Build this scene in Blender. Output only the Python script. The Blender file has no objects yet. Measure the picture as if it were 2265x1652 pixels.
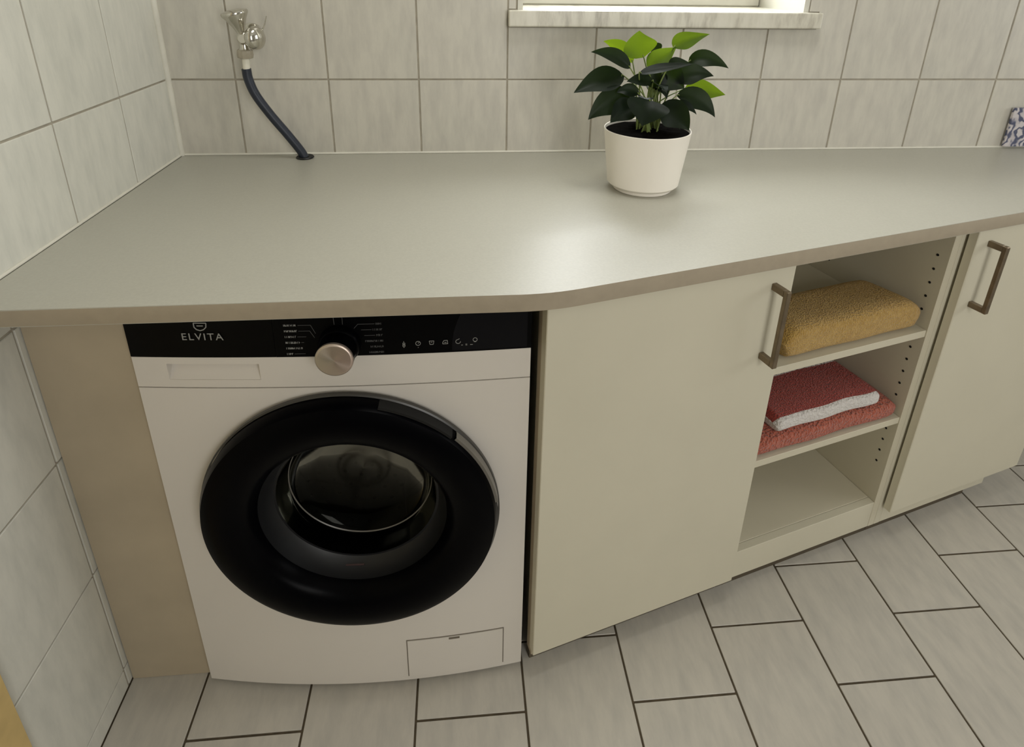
import bpy, bmesh, math, random
from mathutils import Vector, Matrix, Euler
random.seed(7)
sc = bpy.context.scene
COL = sc.collection

# ------------------------------------------------------------------ camera, world, light, exposure
F_PX, PPX, PPY, W_PX, H_PX = 1318.99, 1124.44, 435.66, 2265, 1652
cam_d = bpy.data.cameras.new('camera')
cam = bpy.data.objects.new('camera', cam_d); COL.objects.link(cam)
cam.location = (0.66302, -1.43154, 1.28467)
cam.rotation_euler = (1.2081467, -0.0138962, -0.081911)
cam_d.sensor_fit = 'HORIZONTAL'; cam_d.sensor_width = 36.0
cam_d.lens = 36.0 * F_PX / W_PX
cam_d.shift_x = -(PPX - W_PX / 2) / W_PX
cam_d.shift_y = (PPY - H_PX / 2) / W_PX
cam_d.clip_start = 0.02
sc.camera = cam
sc.view_settings.view_transform = 'Standard'
sc.view_settings.look = 'None'
sc.view_settings.gamma = 1.0
sc.view_settings.use_curve_mapping = False
sc.view_settings.exposure = 0.0

world = bpy.data.worlds.new('world'); sc.world = world; world.use_nodes = True
wbg = world.node_tree.nodes['Background']
wbg.inputs['Color'].default_value = (0.97, 1.0, 0.985, 1); wbg.inputs['Strength'].default_value = 0.6

def area(name, loc, target, sx, sy, power, colour):
    l = bpy.data.lights.new(name, 'AREA'); l.shape = 'RECTANGLE'; l.size = sx; l.size_y = sy
    l.energy = power; l.color = colour
    o = bpy.data.objects.new(name, l); COL.objects.link(o); o.location = loc
    d = Vector(target) - Vector(loc)
    o.rotation_euler = d.to_track_quat('-Z', 'Y').to_euler()
    return o
# daylight just outside the window above the worktop, and fill outside the added window behind the camera
area('window_daylight', (1.153, 0.315, 1.62), (1.153, -1.0, 1.62), 0.74, 0.84, 24.0, (0.97, 0.99, 1.0))
area('rear_fill_light', (1.7, -3.03, 1.5), (1.7, 0.0, 1.5), 0.86, 1.5, 27.0, (1.0, 0.985, 0.955))
# daylight outside the window in the right wall
area('side_window_daylight', (3.64, -0.95, 1.55), (1.0, -0.95, 1.45), 0.9, 1.1, 12.5, (0.98, 0.99, 0.98))
# added ceiling fill without a fixture, brightens worktop and back wall
area('ceiling_fill', (1.0, -0.6, 2.46), (1.0, -0.6, 0.0), 0.5, 0.5, 9.8, (1.0, 0.995, 0.95))

# ------------------------------------------------------------------ materials (all procedural)
def s2l(c):
    return tuple((v / 255 / 12.92) if v / 255 <= .04045 else ((v / 255 + .055) / 1.055) ** 2.4 for v in c) + (1.0,)

def new_mat(name):
    m = bpy.data.materials.new(name); m.use_nodes = True
    nt = m.node_tree
    return m, nt, nt.nodes['Principled BSDF']

def coords(nt, scale=(1, 1, 1), rand=True):
    tc = nt.nodes.new('ShaderNodeTexCoord')
    mp = nt.nodes.new('ShaderNodeMapping'); mp.inputs['Scale'].default_value = scale
    src = tc.outputs['Object']
    if rand:
        oi = nt.nodes.new('ShaderNodeObjectInfo')
        mu = nt.nodes.new('ShaderNodeMath'); mu.operation = 'MULTIPLY'; mu.inputs[1].default_value = 53.0
        nt.links.new(oi.outputs['Random'], mu.inputs[0])
        ad = nt.nodes.new('ShaderNodeVectorMath'); ad.operation = 'ADD'
        nt.links.new(src, ad.inputs[0]); nt.links.new(mu.outputs[0], ad.inputs[1]); src = ad.outputs[0]
    nt.links.new(src, mp.inputs['Vector'])
    return mp.outputs['Vector']

def noise(nt, vec, scale, detail=4, rough=.55):
    n = nt.nodes.new('ShaderNodeTexNoise'); n.inputs['Scale'].default_value = scale
    n.inputs['Detail'].default_value = detail; n.inputs['Roughness'].default_value = rough
    nt.links.new(vec, n.inputs['Vector'])
    return n.outputs['Fac']

def ramp(nt, fac, stops):
    r = nt.nodes.new('ShaderNodeValToRGB')
    el = r.color_ramp.elements
    while len(el) < len(stops): el.new(.5)
    for e, (p, c) in zip(el, stops): e.position = p; e.color = c
    nt.links.new(fac, r.inputs['Fac'])
    return r.outputs['Color']

def bump(nt, b, h, strength, dist=.001):
    n = nt.nodes.new('ShaderNodeBump'); n.inputs['Strength'].default_value = strength
    n.inputs['Distance'].default_value = dist
    nt.links.new(h, n.inputs['Height']); nt.links.new(n.outputs['Normal'], b.inputs['Normal'])

def plain(name, c, rough=.5, var=.04, scale=6, metal=0.0, spec=.5, bmp=0.0, bscale=300, coat=0.0):
    m, nt, b = new_mat(name)
    a = s2l(c); lo = tuple(max(0, v * (1 - 2 * var)) for v in a[:3]) + (1,); hi = tuple(min(1, v * (1 + 2 * var)) for v in a[:3]) + (1,)
    v = coords(nt)
    nt.links.new(ramp(nt, noise(nt, v, scale), [(.3, lo), (.7, hi)]), b.inputs['Base Color'])
    b.inputs['Roughness'].default_value = rough; b.inputs['Metallic'].default_value = metal
    b.inputs['Specular IOR Level'].default_value = spec; b.inputs['Coat Weight'].default_value = coat
    if bmp: bump(nt, b, noise(nt, v, bscale, 3), bmp)
    return m

def tile_mat(name, base, streak, warm, stretch, rough):
    m, nt, b = new_mat(name)
    v = coords(nt, stretch)
    v2 = coords(nt, (1, 1, 1))
    c1 = ramp(nt, noise(nt, v, 5.0, 6, .6), [(.30, s2l(streak)), (.62, s2l(base))])
    c2 = ramp(nt, noise(nt, v2, 4.0, 3), [(.35, s2l(base)), (.7, s2l(warm))])
    mx = nt.nodes.new('ShaderNodeMix'); mx.data_type = 'RGBA'; mx.blend_type = 'MULTIPLY'; mx.inputs['Factor'].default_value = .45
    nt.links.new(c1, mx.inputs[6]); nt.links.new(c2, mx.inputs[7])
    nt.links.new(mx.outputs[2], b.inputs['Base Color'])
    b.inputs['Roughness'].default_value = rough
    bump(nt, b, noise(nt, v2, 30, 2), .06, .002)
    return m

M = {}
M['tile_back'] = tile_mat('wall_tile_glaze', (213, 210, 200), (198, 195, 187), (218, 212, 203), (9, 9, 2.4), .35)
M['tile_side'] = tile_mat('wall_tile_glaze_lit', (224, 223, 215), (210, 210, 203), (226, 224, 216), (9, 9, 2.4), .35)  # same wall tile, lightened to stand for stronger light on the left
M['tile_floor'] = tile_mat('floor_tile_glaze', (208, 204, 195), (193, 190, 183), (214, 208, 198), (9, 2.6, 9), .45)
M['grout_wall'] = plain('wall_grout', (162, 155, 140), .9, .08, 40)
M['grout_floor'] = plain('floor_grout', (78, 68, 52), .95, .12, 60)
M['plaster'] = plain('plaster', (206, 204, 198), .9, .02, 3)
M['worktop'] = plain('grey_laminate', (178, 176, 164), .40, .018, 220, spec=.68)
M['worktop_edge'] = plain('laminate_edge_shaded', (166, 154, 134), .45, .02, 60)  # brownish edge, darkened to stand for shade on the front face
M['caulk'] = plain('caulk', (208, 205, 192), .5, .03, 20)
M['cabinet'] = plain('cream_board', (207, 201, 180), .5, .012, 5)
M['board_in'] = plain('cream_board_inside', (207, 200, 178), .55, .012, 5)
M['filler'] = plain('beige_board', (180, 166, 142), .6, .03, 9)
M['plinth'] = plain('plinth_shaded', (84, 74, 58), .7, .05, 20)  # darkened to paint in the shadow line under the doors
M['dark_gap'] = plain('black_plastic', (12, 12, 12), .5, .05, 20)
M['washer'] = plain('white_enamel', (219, 213, 204), .4, .008, 3)
M['black_gloss'] = plain('black_gloss', (3, 3, 5), .3, .05, 8, spec=.045)
M['panel_black'] = plain('panel_black', (3, 3, 4), .35, .05, 8, spec=.10)
M['reflection_grey'] = plain('painted_reflection', (17, 17, 20), .3, .05, 8, spec=.15)  # lighter black for the reflection painted on the control panel
M['gasket'] = plain('grey_gasket', (19, 20, 23), .45, .08, 14)
M['handle_grey'] = plain('grey_plastic', (110, 106, 98), .35, .05, 14)
M['rim'] = plain('dark_rim', (58, 56, 52), .35, .05, 14)
M['print'] = plain('grey_print', (150, 150, 146), .6, .03, 10)
M['print_dim'] = plain('dim_print', (82, 82, 82), .6, .03, 10)
M['drum'] = plain('drum_steel', (120, 118, 110), .3, .06, 30, metal=1.0)
M['hole'] = plain('hole_black', (9, 8, 6), .9, .05, 20)
M['chrome'] = plain('chrome', (205, 202, 192), .13, .03, 40, metal=1.0)
M['steel_brushed'] = plain('brushed_nickel', (128, 114, 94), .38, .08, 60, metal=.75)
M['knob_face'] = None
M['white_plastic'] = plain('white_plastic', (226, 222, 206), .4, .02, 20)
M['clear_plastic'] = plain('clear_grey_plastic', (160, 152, 134), .25, .06, 40)
M['hose'] = plain('blue_black_rubber', (32, 38, 50), .4, .1, 40)
M['pot'] = plain('cream_ceramic', (241, 235, 224), .42, .01, 6)
M['soil'] = plain('dark_soil', (9, 7, 5), 1.0, .3, 120, spec=.03, bmp=.6, bscale=180)
M['wood'] = plain('pale_wood', (206, 178, 118), .5, .08, 12)
M['door_paint'] = plain('door_paint', (206, 196, 170), .5, .02, 6)
M['frame_white'] = plain('white_frame', (200, 198, 186), .4, .015, 6)

# marble sill
m, nt, b = new_mat('grey_marble'); v = coords(nt, (1.0, 1.0, 1.0))
mp = nt.nodes.new('ShaderNodeMapping'); mp.inputs['Rotation'].default_value = (0, math.radians(40), 0); mp.inputs['Scale'].default_value = (9, 3, 2.2)
nt.links.new(v, mp.inputs['Vector'])
nt.links.new(ramp(nt, noise(nt, mp.outputs[0], 4.2, 7, .62), [(.30, s2l((168, 162, 148))), (.5, s2l((205, 201, 186))), (.7, s2l((216, 212, 198)))]), b.inputs['Base Color'])
b.inputs['Roughness'].default_value = .3; M['marble'] = m
# knob face: turned metal with a faint reddish reflection painted into its colour
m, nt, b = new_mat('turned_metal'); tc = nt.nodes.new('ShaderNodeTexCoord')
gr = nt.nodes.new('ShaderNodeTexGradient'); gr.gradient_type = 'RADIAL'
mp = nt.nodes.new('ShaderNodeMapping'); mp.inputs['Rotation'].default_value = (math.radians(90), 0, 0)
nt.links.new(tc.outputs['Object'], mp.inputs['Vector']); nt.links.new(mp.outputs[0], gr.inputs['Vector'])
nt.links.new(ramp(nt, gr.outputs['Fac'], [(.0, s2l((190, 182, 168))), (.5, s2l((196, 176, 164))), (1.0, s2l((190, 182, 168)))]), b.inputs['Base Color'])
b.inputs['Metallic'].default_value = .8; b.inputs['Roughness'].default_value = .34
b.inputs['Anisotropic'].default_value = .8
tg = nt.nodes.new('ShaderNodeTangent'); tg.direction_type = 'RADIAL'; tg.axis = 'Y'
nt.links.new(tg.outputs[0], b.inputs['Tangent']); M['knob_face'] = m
# window pane
m, nt, b = new_mat('window_glass')
tr = nt.nodes.new('ShaderNodeBsdfTransparent'); gl = nt.nodes.new('ShaderNodeBsdfGlossy'); gl.inputs['Roughness'].default_value = .03
mx = nt.nodes.new('ShaderNodeMixShader'); mx.inputs[0].default_value = .07
nt.links.new(tr.outputs[0], mx.inputs[1]); nt.links.new(gl.outputs[0], mx.inputs[2])
nt.links.new(mx.outputs[0], nt.nodes['Material Output'].inputs['Surface']); nt.nodes.remove(b); M['glass'] = m
# dark door glass of the washing machine
m, nt, b = new_mat('smoked_glass')
tr = nt.nodes.new('ShaderNodeBsdfTransparent'); tr.inputs['Color'].default_value = (.10, .105, .11, 1)
gl = nt.nodes.new('ShaderNodeBsdfGlossy'); gl.inputs['Roughness'].default_value = .06; gl.inputs['Color'].default_value = (.22, .22, .20, 1)
fr = nt.nodes.new('ShaderNodeFresnel'); fr.inputs['IOR'].default_value = 1.35
mx = nt.nodes.new('ShaderNodeMixShader')
nt.links.new(fr.outputs[0], mx.inputs[0]); nt.links.new(tr.outputs[0], mx.inputs[1]); nt.links.new(gl.outputs[0], mx.inputs[2])
nt.links.new(mx.outputs[0], nt.nodes['Material Output'].inputs['Surface']); nt.nodes.remove(b); M['smoked'] = m
# leaves: old dark ones and young bright ones
def leaf_mat(name, c1, c2, tcol, k):
    m, nt, b = new_mat(name); v = coords(nt)
    nt.links.new(ramp(nt, noise(nt, v, 25, 3), [(.3, s2l(c1)), (.7, s2l(c2))]), b.inputs['Base Color'])
    b.inputs['Roughness'].default_value = .42; b.inputs['Specular IOR Level'].default_value = .14
    tl = nt.nodes.new('ShaderNodeBsdfTranslucent'); tl.inputs['Color'].default_value = s2l(tcol)
    mx = nt.nodes.new('ShaderNodeMixShader'); mx.inputs[0].default_value = k
    nt.links.new(b.outputs[0], mx.inputs[1]); nt.links.new(tl.outputs[0], mx.inputs[2])
    nt.links.new(mx.outputs[0], nt.nodes['Material Output'].inputs['Surface'])
    return m
M['leaf'] = leaf_mat('leaf_dark', (9, 17, 11), (18, 29, 17), (80, 110, 18), .08)
M['leaf_young'] = leaf_mat('leaf_young', (34, 58, 16), (52, 80, 20), (128, 154, 26), .42)
M['stem'] = plain('stem_green', (120, 136, 70), .5, .06, 30)

def terry(name, c1, c2, scale, strength):
    m, nt, b = new_mat(name); v = coords(nt)
    vo = nt.nodes.new('ShaderNodeTexVoronoi'); vo.inputs['Scale'].default_value = scale; nt.links.new(v, vo.inputs['Vector'])
    ad = nt.nodes.new('ShaderNodeMath'); ad.operation = 'ADD'
    nt.links.new(vo.outputs['Distance'], ad.inputs[0]); nt.links.new(noise(nt, v, scale * 1.6, 3), ad.inputs[1])
    nt.links.new(ramp(nt, noise(nt, v, 110, 5), [(.3, s2l(c1)), (.7, s2l(c2))]), b.inputs['Base Color'])
    b.inputs['Roughness'].default_value = .95; b.inputs['Specular IOR Level'].default_value = .1
    b.inputs['Sheen Weight'].default_value = .25
    bump(nt, b, ad.outputs[0], strength, .008)
    return m
M['towel_yellow'] = terry('yellow_terry', (190, 150, 76), (210, 172, 98), 300, .7)
M['towel_coral'] = terry('coral_terry', (186, 96, 74), (206, 116, 92), 170, 1.0)
M['towel_red'] = terry('red_terry', (156, 58, 48), (172, 72, 60), 300, .7)
M['towel_white'] = terry('white_terry', (216, 210, 205), (226, 221, 215), 190, .55)
# little decorated tile
m, nt, b = new_mat('blue_pattern'); v = coords(nt, rand=False)
vo = nt.nodes.new('ShaderNodeTexVoronoi'); vo.inputs['Scale'].default_value = 34; nt.links.new(v, vo.inputs['Vector'])
wv = nt.nodes.new('ShaderNodeTexWave'); wv.inputs['Scale'].default_value = 9; wv.inputs['Distortion'].default_value = 16; wv.inputs['Detail Scale'].default_value = 3; nt.links.new(v, wv.inputs['Vector'])
mu = nt.nodes.new('ShaderNodeMath'); mu.operation = 'MULTIPLY'; nt.links.new(vo.outputs['Distance'], mu.inputs[0]); nt.links.new(wv.outputs['Fac'], mu.inputs[1])
nt.links.new(ramp(nt, mu.outputs[0], [(.04, s2l((70, 74, 98))), (.14, s2l((118, 118, 134))), (.24, s2l((176, 170, 172))), (.5, s2l((196, 190, 190)))]), b.inputs['Base Color'])
b.inputs['Roughness'].default_value = .4; M['pattern'] = m

# ------------------------------------------------------------------ mesh helpers
def link(name, me, material=None, parent=None, loc=None):
    o = bpy.data.objects.new(name, me); COL.objects.link(o)
    if material is not None:
        for mm in (material if isinstance(material, (list, tuple)) else [material]): me.materials.append(mm)
    if parent is not None: o.parent = parent
    if loc is not None: o.location = loc
    return o

def fin(bm, name, smooth=None, recalc=True):
    if recalc: bmesh.ops.recalc_face_normals(bm, faces=bm.faces)
    me = bpy.data.meshes.new(name); bm.to_mesh(me); bm.free()
    if smooth is not None:
        me.polygons.foreach_set('use_smooth', [True] * len(me.polygons))
        me.set_sharp_from_angle(angle=math.radians(smooth))
    return me

def obj(name, bm, material, parent=None, smooth=None, loc=None):
    return link(name, fin(bm, name, smooth), material, parent, loc)

def box(bm, x0, x1, y0, y1, z0, z1, bev=0.0, seg=1, mtx=None):
    r = bmesh.ops.create_cube(bm, size=1.0)
    vs = r['verts']
    bmesh.ops.scale(bm, vec=(x1 - x0, y1 - y0, z1 - z0), verts=vs)
    bmesh.ops.translate(bm, vec=((x0 + x1) / 2, (y0 + y1) / 2, (z0 + z1) / 2), verts=vs)
    if bev:
        es = list({e for v in vs for e in v.link_edges})
        r = bmesh.ops.bevel(bm, geom=es, offset=bev, segments=seg, profile=.5, affect='EDGES')
        vs = list({v for f in r['faces'] for v in f.verts} | {v for v in vs if v.is_valid})
    if mtx is not None: bmesh.ops.transform(bm, matrix=mtx, verts=vs)
    return vs

def box_obj(name, material, parent, x0, x1, y0, y1, z0, z1, bev=0.0, seg=1, mtx=None):
    bm = bmesh.new(); box(bm, x0, x1, y0, y1, z0, z1, bev, seg, mtx)
    return obj(name, bm, material, parent)

def lathe(bm, prof, n=64, axis='Z', centre=(0, 0, 0), cap0=False, cap1=False, a0=0.0, a1=2 * math.pi):
    full = abs(a1 - a0 - 2 * math.pi) < 1e-6
    cnt = n if full else n + 1
    rings = []
    for r, h in prof:
        ring = []
        for i in range(cnt):
            a = a0 + (a1 - a0) * i / n
            c, s = math.cos(a) * r, math.sin(a) * r
            p = {'Z': (c, s, h), 'Y': (c, h, s), 'X': (h, c, s)}[axis]
            ring.append(bm.verts.new(Vector(p) + Vector(centre)))
        rings.append(ring)
    for A, Bq in zip(rings, rings[1:]):
        for i in range(cnt if full else cnt - 1):
            j = (i + 1) % cnt
            bm.faces.new((A[i], A[j], Bq[j], Bq[i]))
    if cap0: bm.faces.new(rings[0][::-1])
    if cap1: bm.faces.new(rings[-1])
    return rings

def tube(bm, pts, radii, n=10, caps=True):
    pts = [Vector(p) for p in pts]
    if not isinstance(radii, (list, tuple)): radii = [radii] * len(pts)
    rings = []; up = None
    for i, p in enumerate(pts):
        t = (pts[min(i + 1, len(pts) - 1)] - pts[max(i - 1, 0)]).normalized()
        if up is None:
            up = t.orthogonal().normalized()
        else:
            up = (up - t * up.dot(t)).normalized()
        w = t.cross(up)
        rings.append([bm.verts.new(p + (up * math.cos(2 * math.pi * k / n) + w * math.sin(2 * math.pi * k / n)) * radii[i]) for k in range(n)])
    for A, Bq in zip(rings, rings[1:]):
        for k in range(n):
            bm.faces.new((A[k], A[(k + 1) % n], Bq[(k + 1) % n], Bq[k]))
    if caps:
        bm.faces.new(rings[0][::-1]); bm.faces.new(rings[-1])

def spline(ctrl, n=24):
    P = [Vector(p) for p in ctrl]; P = [P[0] * 2 - P[1]] + P + [P[-1] * 2 - P[-2]]
    out = []
    for i in range(1, len(P) - 2):
        for k in range(n):
            t = k / n; a, b_, c, d = P[i - 1:i + 3]
            out.append(.5 * ((2 * b_) + (-a + c) * t + (2 * a - 5 * b_ + 4 * c - d) * t * t + (-a + 3 * b_ - 3 * c + d) * t ** 3))
    out.append(P[-2]); return out

def prism(bm, poly, z0, z1, bev=0.0, seg=2):
    lo = [bm.verts.new((x, y, z0)) for x, y in poly]; hi = [bm.verts.new((x, y, z1)) for x, y in poly]
    fs = [bm.faces.new(lo[::-1]), bm.faces.new(hi)]
    n = len(poly)
    for i in range(n): fs.append(bm.faces.new((lo[i], lo[(i + 1) % n], hi[(i + 1) % n], hi[i])))
    return lo, hi

def structure(o, label=None):
    o['kind'] = 'structure'
    if label: o['label'] = label
    return o

def thing(name, label, cat, loc=(0, 0, 0), rz=0.0, group=None):
    o = bpy.data.objects.new(name, None); COL.objects.link(o)
    o.location = loc; o.rotation_euler = (0, 0, rz); o.empty_display_size = .05
    o['label'] = label; o['category'] = cat
    if group: o['group'] = group
    return o

def tag(o, label, cat, group=None):
    o['label'] = label; o['category'] = cat
    if group: o['group'] = group
    return o

# ------------------------------------------------------------------ room shell
TW, TH = 0.21013, 0.2485          # wall tile module
ZJ = 1.0406                       # a wall joint height
XJ = 0.15061                      # a back wall joint
HT, HB = 0.8599, 0.8320           # worktop top and underside
G = 0.0040                        # joint width
RX1, RY0, RZ1 = 3.5, -2.9, 2.5    # room extents
WX0, WX1, WZ0, WZ1 = 0.803, 1.503, 1.200, 2.02   # window opening
SX0, SX1, SZ0 = 0.781, 1.530, 1.1645             # sill slab

bm = bmesh.new(); box(bm, -.12, RX1 + .1, RY0 - .1, .32, -.12, -.002)
floor = structure(obj('floor', bm, M['grout_floor']))
bm = bmesh.new()
for b in ((-.12, WX0, -.002, RZ1), (WX1, RX1 + .1, -.002, RZ1), (WX0, WX1, -.002, WZ0 - .036), (WX0, WX1, WZ1, RZ1)):
    box(bm, b[0], b[1], .0022, .30, b[2], b[3])
wall_back = structure(obj('wall_back', bm, M['grout_wall']))
bm = bmesh.new(); box(bm, -.12, -.0022, RY0, .0022, .84, RZ1); box(bm, -.12, .0178, RY0, -.612, -.002, .8300); box(bm, -.12, -.0022, -.612, .0022, -.002, .84)
wall_left = structure(obj('wall_left', bm, M['grout_wall']))
bm = bmesh.new()
W2 = (-1.5, -.4, .95, 2.15)
for b in ((RY0, W2[0], -.002, RZ1), (W2[1], .3, -.002, RZ1), (W2[0], W2[1], -.002, W2[2]), (W2[0], W2[1], W2[3], RZ1)):
    box(bm, RX1, RX1 + .1, b[0], b[1], b[2], b[3])
wall_right = structure(obj('wall_right', bm, M['plaster']))
bm = bmesh.new()
W3 = (1.2, 2.2, .70, 2.30)
for b in ((-.12, W3[0], -.002, RZ1), (W3[1], RX1 + .1, -.002, RZ1), (W3[0], W3[1], -.002, W3[2]), (W3[0], W3[1], W3[3], RZ1)):
    box(bm, b[0], b[1], RY0 - .1, RY0, b[2], b[3])
wall_front = structure(obj('wall_front', bm, M['plaster']))
bm = bmesh.new(); box(bm, -.12, RX1 + .1, RY0 - .1, .32, RZ1, RZ1 + .1)
ceiling = structure(obj('ceiling', bm, M['plaster']))

# --- tiles, each one an object; alike ones share a mesh
_tm = {}
def tile(parent, material, plane, a0, a1, b0, b1, depth, face):
    """plane 'back': a=x b=z face=y ; 'left': a=y b=z face=x ; 'floor': a=x b=y face=z"""
    w, h = round(a1 - a0, 4), round(b1 - b0, 4)
    if w < .004 or h < .004: return
    key = (plane, w, h, material.name)
    if key not in _tm:
        bm = bmesh.new()
        if plane == 'back': box(bm, -w / 2, w / 2, 0, depth, -h / 2, h / 2, .0008)
        elif plane == 'left': box(bm, -depth, 0, -w / 2, w / 2, -h / 2, h / 2, .0008)
        else: box(bm, -w / 2, w / 2, -h / 2, h / 2, -depth, 0, .0008)
        me = fin(bm, 'tile'); me.materials.append(material); _tm[key] = me
    ca, cb = (a0 + a1) / 2, (b0 + b1) / 2
    o = bpy.data.objects.new('tile', _tm[key]); COL.objects.link(o); o.parent = parent
    j = lambda: random.uniform(-.0003, .0003)
    o.location = {'back': (ca, face + j(), cb), 'left': (face + j(), ca, cb), 'floor': (ca, cb, face + j())}[plane]

# back wall: columns of TW, rows of TH, cut round the window
def back_piece(a0, a1, b0, b1):
    # split by the sill/window rectangle
    rects = [(a0, a1, b0, b1)]
    for (cx0, cx1, cz0, cz1) in ((SX0 - .002, SX1 + .002, SZ0 - .003, WZ0 + .003), (WX0 - .004, WX1 + .004, WZ0, WZ1 + .004)):
        nr = []
        for r in rects:
            if r[1] <= cx0 or r[0] >= cx1 or r[3] <= cz0 or r[2] >= cz1: nr.append(r); continue
            if r[2] < cz0: nr.append((r[0], r[1], r[2], cz0))
            if r[3] > cz1: nr.append((r[0], r[1], cz1, r[3]))
            z0, z1 = max(r[2], cz0), min(r[3], cz1)
            if r[0] < cx0: nr.append((r[0], cx0, z0, z1))
            if r[1] > cx1: nr.append((cx1, r[1], z0, z1))
        rects = nr
    if len(rects) == 1: tile(wall_back, M['tile_back'], 'back', *rects[0], .006, 0.0)
    elif rects:                                     # one cut tile round the corner of the sill
        bm = bmesh.new()
        for r in rects: box(bm, r[0] - a0, r[1] - a0, 0, .006, r[2] - b0, r[3] - b0)
        obj('tile', bm, M['tile_back'], wall_back, loc=(a0, 0, b0))
xs = [.002] + [XJ + k * TW for k in range(0, 12)]
zs = [HT + .0005, ZJ, ZJ + TH, ZJ + 2 * TH, ZJ + 3 * TH, ZJ + 4 * TH]
for i in range(len(xs) - 1):
    for k in range(len(zs) - 1):
        back_piece(xs[i] + G / 2, xs[i + 1] - G / 2, zs[k] + G / 2, zs[k + 1] - G / 2)
# bare lower strip of the back wall to the right of the cabinets
for i in range(8, len(xs) - 1):
    for k in range(-4, 0):
        z0 = max(ZJ + k * TH, .002) if k > -4 else .002
        tile(wall_back, M['tile_back'], 'back', xs[i] + G / 2, xs[i + 1] - G / 2, z0 + G / 2, min(ZJ + (k + 1) * TH, HB - .002) - G / 2, .006, 0.0)
# left wall above the worktop
ys = [-.002, -.20702] + [-.20702 - k * TW for k in range(1, 4)]
ys[-1] = -.851
for i in range(len(ys) - 1):
    for k in range(len(zs) - 1):
        tile(wall_left, M['tile_side'], 'left', ys[i + 1] + G / 2, ys[i] - G / 2, zs[k] + G / 2, zs[k + 1] - G / 2, .006, 0.0)
# left wall below the worktop, standing 20 mm proud
zl = [0.0, .0465, .2951, .5436, .7921, .8285]
for ya, yb in ((-.6430, -.6265), (-.8500, -.6430)):
    for k in range(len(zl) - 1):
        tile(wall_left, M['tile_side'], 'left', ya + G / 2, yb - (G / 2 if yb != -.6265 else 0), zl[k] + G / 2, zl[k + 1] - G / 2, .006, .020)
# floor: running bond of half-tile offsets
FX, FW, FR, FL = .16219, .20271, -.74169, .24562
for k in range(-1, 17):
    off = 0 if k % 2 == 0 else FL / 2
    for n in range(-5, 3):
        y0 = FR + off + n * FL; y1 = y0 + FL
        x0, x1 = FX + k * FW, FX + (k + 1) * FW
        x0 = max(x0, .0195); y1c = min(y1, -.002)
        if y0 > -.02 or x1 <= x0 or x1 > RX1: continue
        if y0 < -1.75: continue
        tile(floor, M['tile_floor'], 'floor', x0 + G / 2, x1 - G / 2, y0 + G / 2, y1c - G / 2, .006, 0.0)

# caulk beads and corner joint
bm = bmesh.new()
for a, b_ in (((.004, -.0005), (2.62, -.0005)),):
    tube(bm, [(a[0], a[1], HT + .0015), (b_[0], b_[1], HT + .0010)], .0032, 8)
structure(obj('trim_1', bm, M['caulk'], smooth=50), 'pale caulk bead between worktop and back wall')
bm = bmesh.new(); tube(bm, [(.0005, -.004, HT + .0015), (.0005, -.70, HT + .0010)], .0032, 8)
structure(obj('trim_2', bm, M['caulk'], smooth=50), 'pale caulk bead between worktop and left wall')
bm = bmesh.new(); tube(bm, [(.0010, -.0010, HT), (.0010, -.0010, RZ1)], .0080, 10)
structure(obj('trim_3', bm, M['caulk'], smooth=50), 'caulked corner joint of the tiled walls')

# door casing and door at the left edge
bm = bmesh.new(); box(bm, .0, .036, -.935, -.8525, 0, 2.08, .003); box(bm, .0, .036, -1.79, -1.71, 0, 2.08, .003); box(bm, .0, .036, -1.71, -.935, 2.0, 2.08, .003)
trim = structure(obj('trim_4', bm, M['wood']), 'pale wooden door casing')
bm = bmesh.new(); box(bm, .0185, .032, -1.708, -.937, .006, 1.998, .002)
door = structure(obj('door_1', bm, M['door_paint']))
bm = bmesh.new(); tube(bm, [(.032, -1.0, 1.02), (.075, -1.0, 1.02), (.075, -1.11, 1.02)], .009, 10)
obj('door_handle', bm, M['chrome'], door, 40)

# window above the worktop
bm = bmesh.new()
for b in ((WX0 - .0, WX0 + .012), (WX1 - .012, WX1)):
    box(bm, b[0], b[1], -.0015, .24, WZ0, WZ1)
box(bm, WX0, WX1, -.0015, .24, WZ1 - .012, WZ1)
window = structure(obj('window_1', bm, M['frame_white']))
bm = bmesh.new(); box(bm, SX0, SX1, -.024, .003, SZ0, WZ0 + .001, .003, 2); box(bm, WX0 + .012, WX1 - .012, .002, .24, SZ0 + .003, WZ0 + .001)
obj('window_sill', bm, M['marble'], window)
bm = bmesh.new()
fx0, fx1 = WX0 + .013, WX1 - .013
box(bm, fx0, fx1, .22, .27, WZ0 + .001, WZ0 + .075, .004); box(bm, fx0, fx1, .22, .27, WZ1 - .085, WZ1 - .013, .004)
box(bm, fx0, fx0 + .07, .22, .27, WZ0 + .075, WZ1 - .085, .004); box(bm, fx1 - .07, fx1, .22, .27, WZ0 + .075, WZ1 - .085, .004)
obj('window_frame', bm, M['frame_white'], window)
box_obj('window_pane', M['glass'], window, fx0 + .07, fx1 - .07, .24, .246, WZ0 + .075, WZ1 - .085)
# window in the right wall
bm = bmesh.new()
box(bm, RX1 + .03, RX1 + .08, W2[0], W2[1], W2[2], W2[2] + .06); box(bm, RX1 + .03, RX1 + .08, W2[0], W2[1], W2[3] - .06, W2[3])
box(bm, RX1 + .03, RX1 + .08, W2[0], W2[0] + .06, W2[2] + .06, W2[3] - .06); box(bm, RX1 + .03, RX1 + .08, W2[1] - .06, W2[1], W2[2] + .06, W2[3] - .06)
window2 = structure(obj('window_2', bm, M['frame_white']))
box_obj('window_pane', M['glass'], window2, RX1 + .05, RX1 + .056, W2[0] + .06, W2[1] - .06, W2[2] + .06, W2[3] - .06)

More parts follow.
